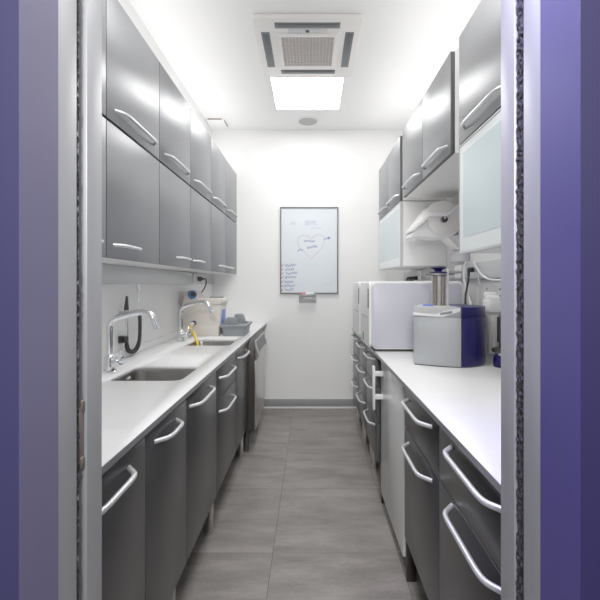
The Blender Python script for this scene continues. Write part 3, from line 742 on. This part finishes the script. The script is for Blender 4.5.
# grey caddy
cd = thing('cleaning_caddy', (-.6, 3.2, ZW), 'grey plastic caddy with raised grips on the left worktop', 'caddy')
ca, cb, cc, cdd = -.690, -.508, 3.055, 3.37
bm = BM(); rings = []
for ins, z in ((.012, ZW+.001), (0.0, ZW+.080), (.004, ZW+.080), (.016, ZW+.006)):
    rings.append([bm.verts.new((u, v, z)) for u, v in rrect(ca+ins, cb-ins, cc+ins, cdd-ins, .018, 4)])
n = len(rings[0])
for r0, r1 in zip(rings, rings[1:]):
    for k in range(n): bm.faces.new((r0[k], r0[(k+1) % n], r1[(k+1) % n], r1[k]))
bm.faces.new(rings[0]); bm.faces.new(rings[-1])
obj('tray', bm, M['midgrey'], cd)
bm = BM(); rings = []
for ins, z in ((-.012, ZW+.070), (-.014, ZW+.084), (-.010, ZW+.088), (.006, ZW+.088), (.006, ZW+.078)):
    rings.append([bm.verts.new((u, v, z)) for u, v in rrect(ca+ins, cb-ins, cc+ins, cdd-ins, .02, 4)])
for r0, r1 in zip(rings, rings[1:]+rings[:1]):
    for k in range(n): bm.faces.new((r0[k], r0[(k+1) % n], r1[(k+1) % n], r1[k]))
obj('rim', bm, M['midgrey'], cd)
obj('divider', box(BM(), ca+.02, cb-.02, 3.19, 3.215, ZW+.005, ZW+.083, .003), M['midgrey'], cd)
for (xc, y0_, zt) in ((-.628, 3.10, 1.030), (-.590, 3.26, 1.045)):
    prof = [(xc-.055, ZW+.07), (xc-.036, zt-.006), (xc-.026, zt), (xc+.028, zt), (xc+.036, zt-.008), (xc+.055, ZW+.07)]
    obj('grip', prism(BM(), prof, 'Y', y0_, y0_+.05, .005, 2), M['midgrey'], cd)
obj('lid_plate', box(BM(), ca+.01, cb-.01, cc+.02, cdd-.02, ZW+.062, ZW+.071, .002), M['midgrey'], cd)

# ------------------------------------------------------------------ whiteboard
bx0, bx1, bz0, bz1 = -.321, .283, 1.188, 2.088
wb = thing('whiteboard', (0, YF, bz0), 'portrait whiteboard with faded heart drawing and blue handwriting', 'whiteboard')
obj('panel', box(BM(), bx0+.006, bx1-.006, YF-.010, YF-.001, bz0+.006, bz1-.006), M['board'], wb)
fb = BM(); w = .013
for (a, b_, c, d) in ((bx0, bx1, bz1-.011, bz1), (bx0, bx1, bz0, bz0+w), (bx0, bx0+w, bz0+w, bz1-.011), (bx1-w, bx1, bz0+w, bz1-.011)):
    box(fb, a, b_, YF-.022, YF-.0005, c, d, .002)
obj('frame', fb, M['ventgrey'], wb)
ty = bz0-.004
b = BM(); box(b, -.125, .052, YF-.075, YF-.001, ty-.012, ty, .002); box(b, -.125, .052, YF-.014, YF-.001, ty-.085, ty-.012, .002); box(b, -.125, .052, YF-.075, YF-.068, ty-.022, ty+.004, .001)
obj('pen_tray', b, M['trunk'], wb)
def bp(x, y): return ((x-VX)*YF/F, EYE-(y-VY)*YF/F)
def ink(strokes, r, m, name, label=None):
    b = BM()
    for s in strokes:
        q = [(u, YF-.0106, v) for u, v in s]
        for i in range(len(q)-1):
            p, s_ = Vector(q[i]), Vector(q[i+1]); d = (s_-p)
            if d.length < 1e-6: continue
            d.normalize(); nrm = Vector((-d.z, 0, d.x))*r
            b.faces.new([b.verts.new(p-d*r*.6+nrm), b.verts.new(p-d*r*.6-nrm), b.verts.new(s_+d*r*.6-nrm), b.verts.new(s_+d*r*.6+nrm)])
    o = obj(name, b, m, wb)
    if label: o['label'] = label
    return o
GL = {'D': [[(0, 0), (0, 1), (.5, .9), (.7, .5), (.5, .1), (0, 0)]], 'E': [[(.6, 1), (0, 1), (0, 0), (.6, 0)], [(0, .5), (.5, .5)]],
      'P': [[(0, 0), (0, 1), (.6, .9), (.6, .55), (0, .5)]], 'R': [[(0, 0), (0, 1), (.6, .9), (.6, .55), (0, .5), (.7, 0)]],
      '-': [[(0, .05), (.7, 0)]]}
def word(txt, x, y, h, sl=.12):
    u, v = bp(x, y); out = []
    for ch in txt:
        for s in GL[ch]: out.append([(u+(a*.62+b_*sl)*h, v+b_*h) for a, b_ in s])
        u += h*.62
    return out
def scrawl(x, y, wpx, hpx, seed):
    """a quick illegible written line, starting at a photo position on the board and converted to the board's own plane"""
    rr = random.Random(seed); s = []; n_ = max(5, int(wpx/1.05))
    for k in range(n_+1):
        s.append(bp(x+wpx*k/n_, y+(hpx*(rr.random()*.5+.1) if k % 2 else -hpx*(rr.random()*.5+.1))-.05*k))
    return [s]
ink(word('DEPR-', 305.3, 225.2, .045), .0028, M['inkpale'], 'heading', 'faded blue heading')
ink(scrawl(311, 228.3, 10, 2.2, 3)+scrawl(290.5, 223.5, 5, 3, 5), .002, M['inkpale'], 'faint_writing', 'very faint blue line')
ink(scrawl(304, 241.5, 11, 3, 7)+scrawl(307, 247.3, 10, 3, 8), .0036, M['inkblue'], 'heart_words', 'two blue words inside the heart')
hp = [(311, 259), (305.5, 253), (299.5, 247.5), (297.6, 242), (298.5, 238), (302, 235.6), (307, 236), (311, 239), (313.5, 236.5), (318, 234.8), (322.5, 236), (324.4, 240), (323.5, 245), (319, 251), (311, 259)]
hq = [(p.x, p.z) for p in catmull([(bp(*p)[0], 0, bp(*p)[1]) for p in hp], 5)]
ink([hq], .0030, M['inkpink'], 'heart', 'pink heart outline')
ink([[bp(*p) for p in ((324, 239.5), (327.5, 238.2), (329.5, 237.6))], [bp(*p) for p in ((327.6, 237.2), (330, 237.6), (328.4, 239.4), (328.2, 237.4))], [bp(*p) for p in ((298, 252), (299, 249.6), (301.5, 250.4), (303, 249.5))]], .004, M['inkblue'], 'arrow', 'blue arrow through the heart')
rows = [(285, 265.6, 11), (285.5, 269.6, 8.5), (286, 273.6, 11), (285, 277.6, 11), (284.5, 281.8, 8.5), (284, 286, 11), (285, 290, 8.5)]
ink([s for i, (x, y, w_) in enumerate(rows) for s in scrawl(x, y, w_, 2.6, 20+i)], .0033, M['inkblue'], 'name_list', 'seven blue handwritten lines')
tk_ = []
for x, y, w_ in rows: tk_.append([bp(281.2, y), bp(282.1, y+.8), bp(283.2, y-1)])
ink(tk_, .0042, M['inkred'], 'check_marks', 'red ticks beside the handwritten lines')
ink([[bp(*p) for p in ((325, 283.5), (327.5, 285.2), (330.5, 284.6), (332, 283))], [bp(*p) for p in ((283.5, 211.5), (284.5, 214), (287, 214.2))]], .0025, M['inkpink'], 'doodles', 'faint pink doodles')
b = BM(); cyl(b, (-.105, YF-.045, ty+.0105), (-.055, YF-.045, ty+.0105), .010, 14, .002)
t = thing('whiteboard_marker', (-.06, YF-.045, ty), 'red-capped marker lying on the whiteboard pen tray', 'marker')
obj('cap', b, M['red'], t)
b = BM(); cyl(b, (-.054, YF-.045, ty+.0105), (.030, YF-.045, ty+.0105), .009, 14, .002); obj('barrel', b, M['white'], t)

# ------------------------------------------------------------------ ceiling fittings
ck = thing('ceiling_air_conditioner', (-.02, 2.69, ZC), 'square white ceiling air conditioner with grille and four dark slots', 'air conditioner')
ax, ay, h = -.022, 2.690, .333
zb = ZC-.028
b = BM(); prism(b, rrect(ax-h, ax+h, ay-h, ay+h, .02, 4), 'Z', zb, ZC-.001, .006, 2)
obj('panel', b, M['offwhite'], ck)
for (x0, x1, y0, y1) in ((ax-.20, ax+.20, ay-.292, ay-.238), (ax-.20, ax+.20, ay+.238, ay+.292), (ax-.292, ax-.238, ay-.20, ay+.20), (ax+.238, ax+.292, ay-.20, ay+.20)):
    b = BM(); box(b, x0, x1, y0, y1, zb-.0025, zb+.004, .001); v_ = obj('air_slot', b, M['ventgrey'], ck); v_['label'] = 'dark grey air outlet slot'
    b = BM()
    if x1-x0 > y1-y0: box(b, x0+.02, x1-.02, (y0+y1)/2-.016, (y0+y1)/2+.016, zb-.005, zb-.002, .001)
    else: box(b, (x0+x1)/2-.016, (x0+x1)/2+.016, y0+.02, y1-.02, zb-.005, zb-.002, .001)
    obj('flap', b, M['darkgrey'], v_)
g = .19
fr_ = BM()
for (x0, x1, y0, y1) in ((ax-g, ax+g, ay-g, ay-g+.028), (ax-g, ax+g, ay+g-.022, ay+g), (ax-g, ax-g+.022, ay-g+.028, ay+g-.022), (ax+g-.022, ax+g, ay-g+.028, ay+g-.022)):
    box(fr_, x0, x1, y0, y1, zb-.010, zb+.001, .002)
gf = obj('grille_frame', fr_, M['offwhite'], ck)
b = BM(); gx0, gx1, gy0, gy1 = ax-g+.022, ax+g-.022, ay-g+.028, ay+g-.022
nb = 15
for k in range(1, nb):                              # lattice of the return-air grille
    u = gx0+(gx1-gx0)*k/nb; box(b, u-.0038, u+.0038, gy0, gy1, zb-.0075, zb-.003)
    v = gy0+(gy1-gy0)*k/nb; box(b, gx0, gx1, v-.0038, v+.0038, zb-.0068, zb-.0035)
for k in (1/3, 2/3):
    u = gx0+(gx1-gx0)*k; box(b, u-.004, u+.004, gy0, gy1, zb-.0095, zb-.003)
obj('grille', b, noise_col(mat('grille plastic', (.60, .55, .52), .5), .03, 20), gf)
obj('grille_backing', box(BM(), gx0, gx1, gy0, gy1, zb-.0015, zb+.002), noise_col(mat('grille shade', (.40, .36, .34), .7), .04, 20), gf)
b = BM(); box(b, ax-.12, ax+.125, ay-.232, ay-.196, zb-.003, zb+.001, .001); sr = obj('sensor_strip', b, M['silverlight'], ck)
b = BM(); cyl(b, (ax+.0, ay-.214, zb-.006), (ax+.0, ay-.214, zb-.002), .013, 20); obj('sensor', b, M['black'], sr)

lp = thing('ceiling_light', (-.03, 3.36, ZC), 'square lit ceiling panel beyond the air conditioner', 'light')
lx, ly, hh = -.030, 3.360, .281
fb = BM()
for (x0, x1, y0, y1) in ((lx-hh-.012, lx+hh+.012, ly-hh-.012, ly-hh), (lx-hh-.012, lx+hh+.012, ly+hh, ly+hh+.012), (lx-hh-.012, lx-hh, ly-hh, ly+hh), (lx+hh, lx+hh+.012, ly-hh, ly+hh)):
    box(fb, x0, x1, y0, y1, ZC-.008, ZC-.0005, .001)
obj('frame', fb, M['white'], lp)
obj('diffuser', box(BM(), lx-hh, lx+hh, ly-hh, ly+hh, ZC-.006, ZC-.001), M['diffuser'], lp)
sk = thing('ceiling_speaker', (-.03, 3.92, ZC), 'round grey ceiling speaker near the end wall', 'speaker')
obj('ring', lathe(BM(), (-.03, 3.915, ZC-.0005), [(0, 0), (.108, 0), (.108, -.004), (.102, -.008), (.094, -.008), (.092, -.006), (0, -.006)], 40), M['white'], sk)
obj('grille', lathe(BM(), (-.03, 3.915, ZC-.0062), [(0, 0), (.091, 0), (.088, -.003), (0, -.006)], 40), noise_col(mat('speaker mesh', (.36, .36, .355), .6), .25, 260), sk)
cv = thing('ceiling_hatch', (-.94, 3.95, ZC), 'small square white ceiling hatch above left wall cabinets', 'hatch')
obj('panel', box(BM(), -1.02, -.85, 3.86, 4.05, ZC-.014, ZC-.0005, .002), M['ceiling'], cv)
b = BM(); box(b, -1.0, -.865, 3.853, 3.8598, ZC-.011, ZC-.002); box(b, -.8498, -.843, 3.90, 4.04, ZC-.011, ZC-.002); obj('gap', b, M['brass'], cv)

# ------------------------------------------------------------------ lights, world, camera
def area(name, loc, rot, size, energy, col=(1, 1, 1), sy=None):
    l = bpy.data.lights.new(name, 'AREA'); l.energy = energy; l.color = col; l.size = size
    if sy: l.shape = 'RECTANGLE'; l.size_y = sy
    o = bpy.data.objects.new(name, l); C.objects.link(o); o.location = loc; o.rotation_euler = rot
    return o
area('room_light', (-.02, 1.45, ZC-.01), (0, 0, 0), .6, 18, (1, .99, .98))
area('fill_uplight', (-.90, 2.6, 2.46), (math.radians(180), 0, 0), .16, 3.8, (1, .99, .98), 2.8)  # unseen fill lamp added over the left cabinets to brighten the ceiling
area('fill_uplight', (.84, 2.6, 2.44), (math.radians(180), 0, 0), .16, 3.8, (1, .99, .98), 2.5)  # matching added fill over the right cabinets
area('corridor_light_and_fill', (0, .05, 2.6), (0, 0, 0), .6, 9, (.95, .95, 1.))  # overhead lamp of the corridor
area('corridor_light_and_fill', (0, -.9, 2.15), (math.radians(72), 0, 0), .35, 34, (1., .99, .98))  # fill lamp added behind the camera to brighten end wall and floor
ac_l = area('doorway_light', (.17, .60, 2.335), (0, math.radians(-14), 0), .12, 2.6, (.38, .34, 1.)); ac_l.data.spread = math.radians(62)
w = bpy.data.worlds.new('world'); bpy.context.scene.world = w; w.use_nodes = True
w.node_tree.nodes['Background'].inputs[0].default_value = (.80, .80, .95, 1)
w.node_tree.nodes['Background'].inputs[1].default_value = .06

cam = bpy.data.cameras.new('camera'); co = bpy.data.objects.new('camera', cam); C.objects.link(co)
co.location = (0, 0, EYE); co.rotation_euler = (math.radians(90), 0, 0)
cam.sensor_width = 36; cam.lens = F/600*36; cam.shift_x = -11/600; cam.shift_y = -16/600; cam.clip_start = .02
bpy.context.scene.camera = co
vs = bpy.context.scene.view_settings
vs.view_transform = 'Standard'; vs.look = 'None'; vs.exposure = -.12; vs.gamma = 1.35
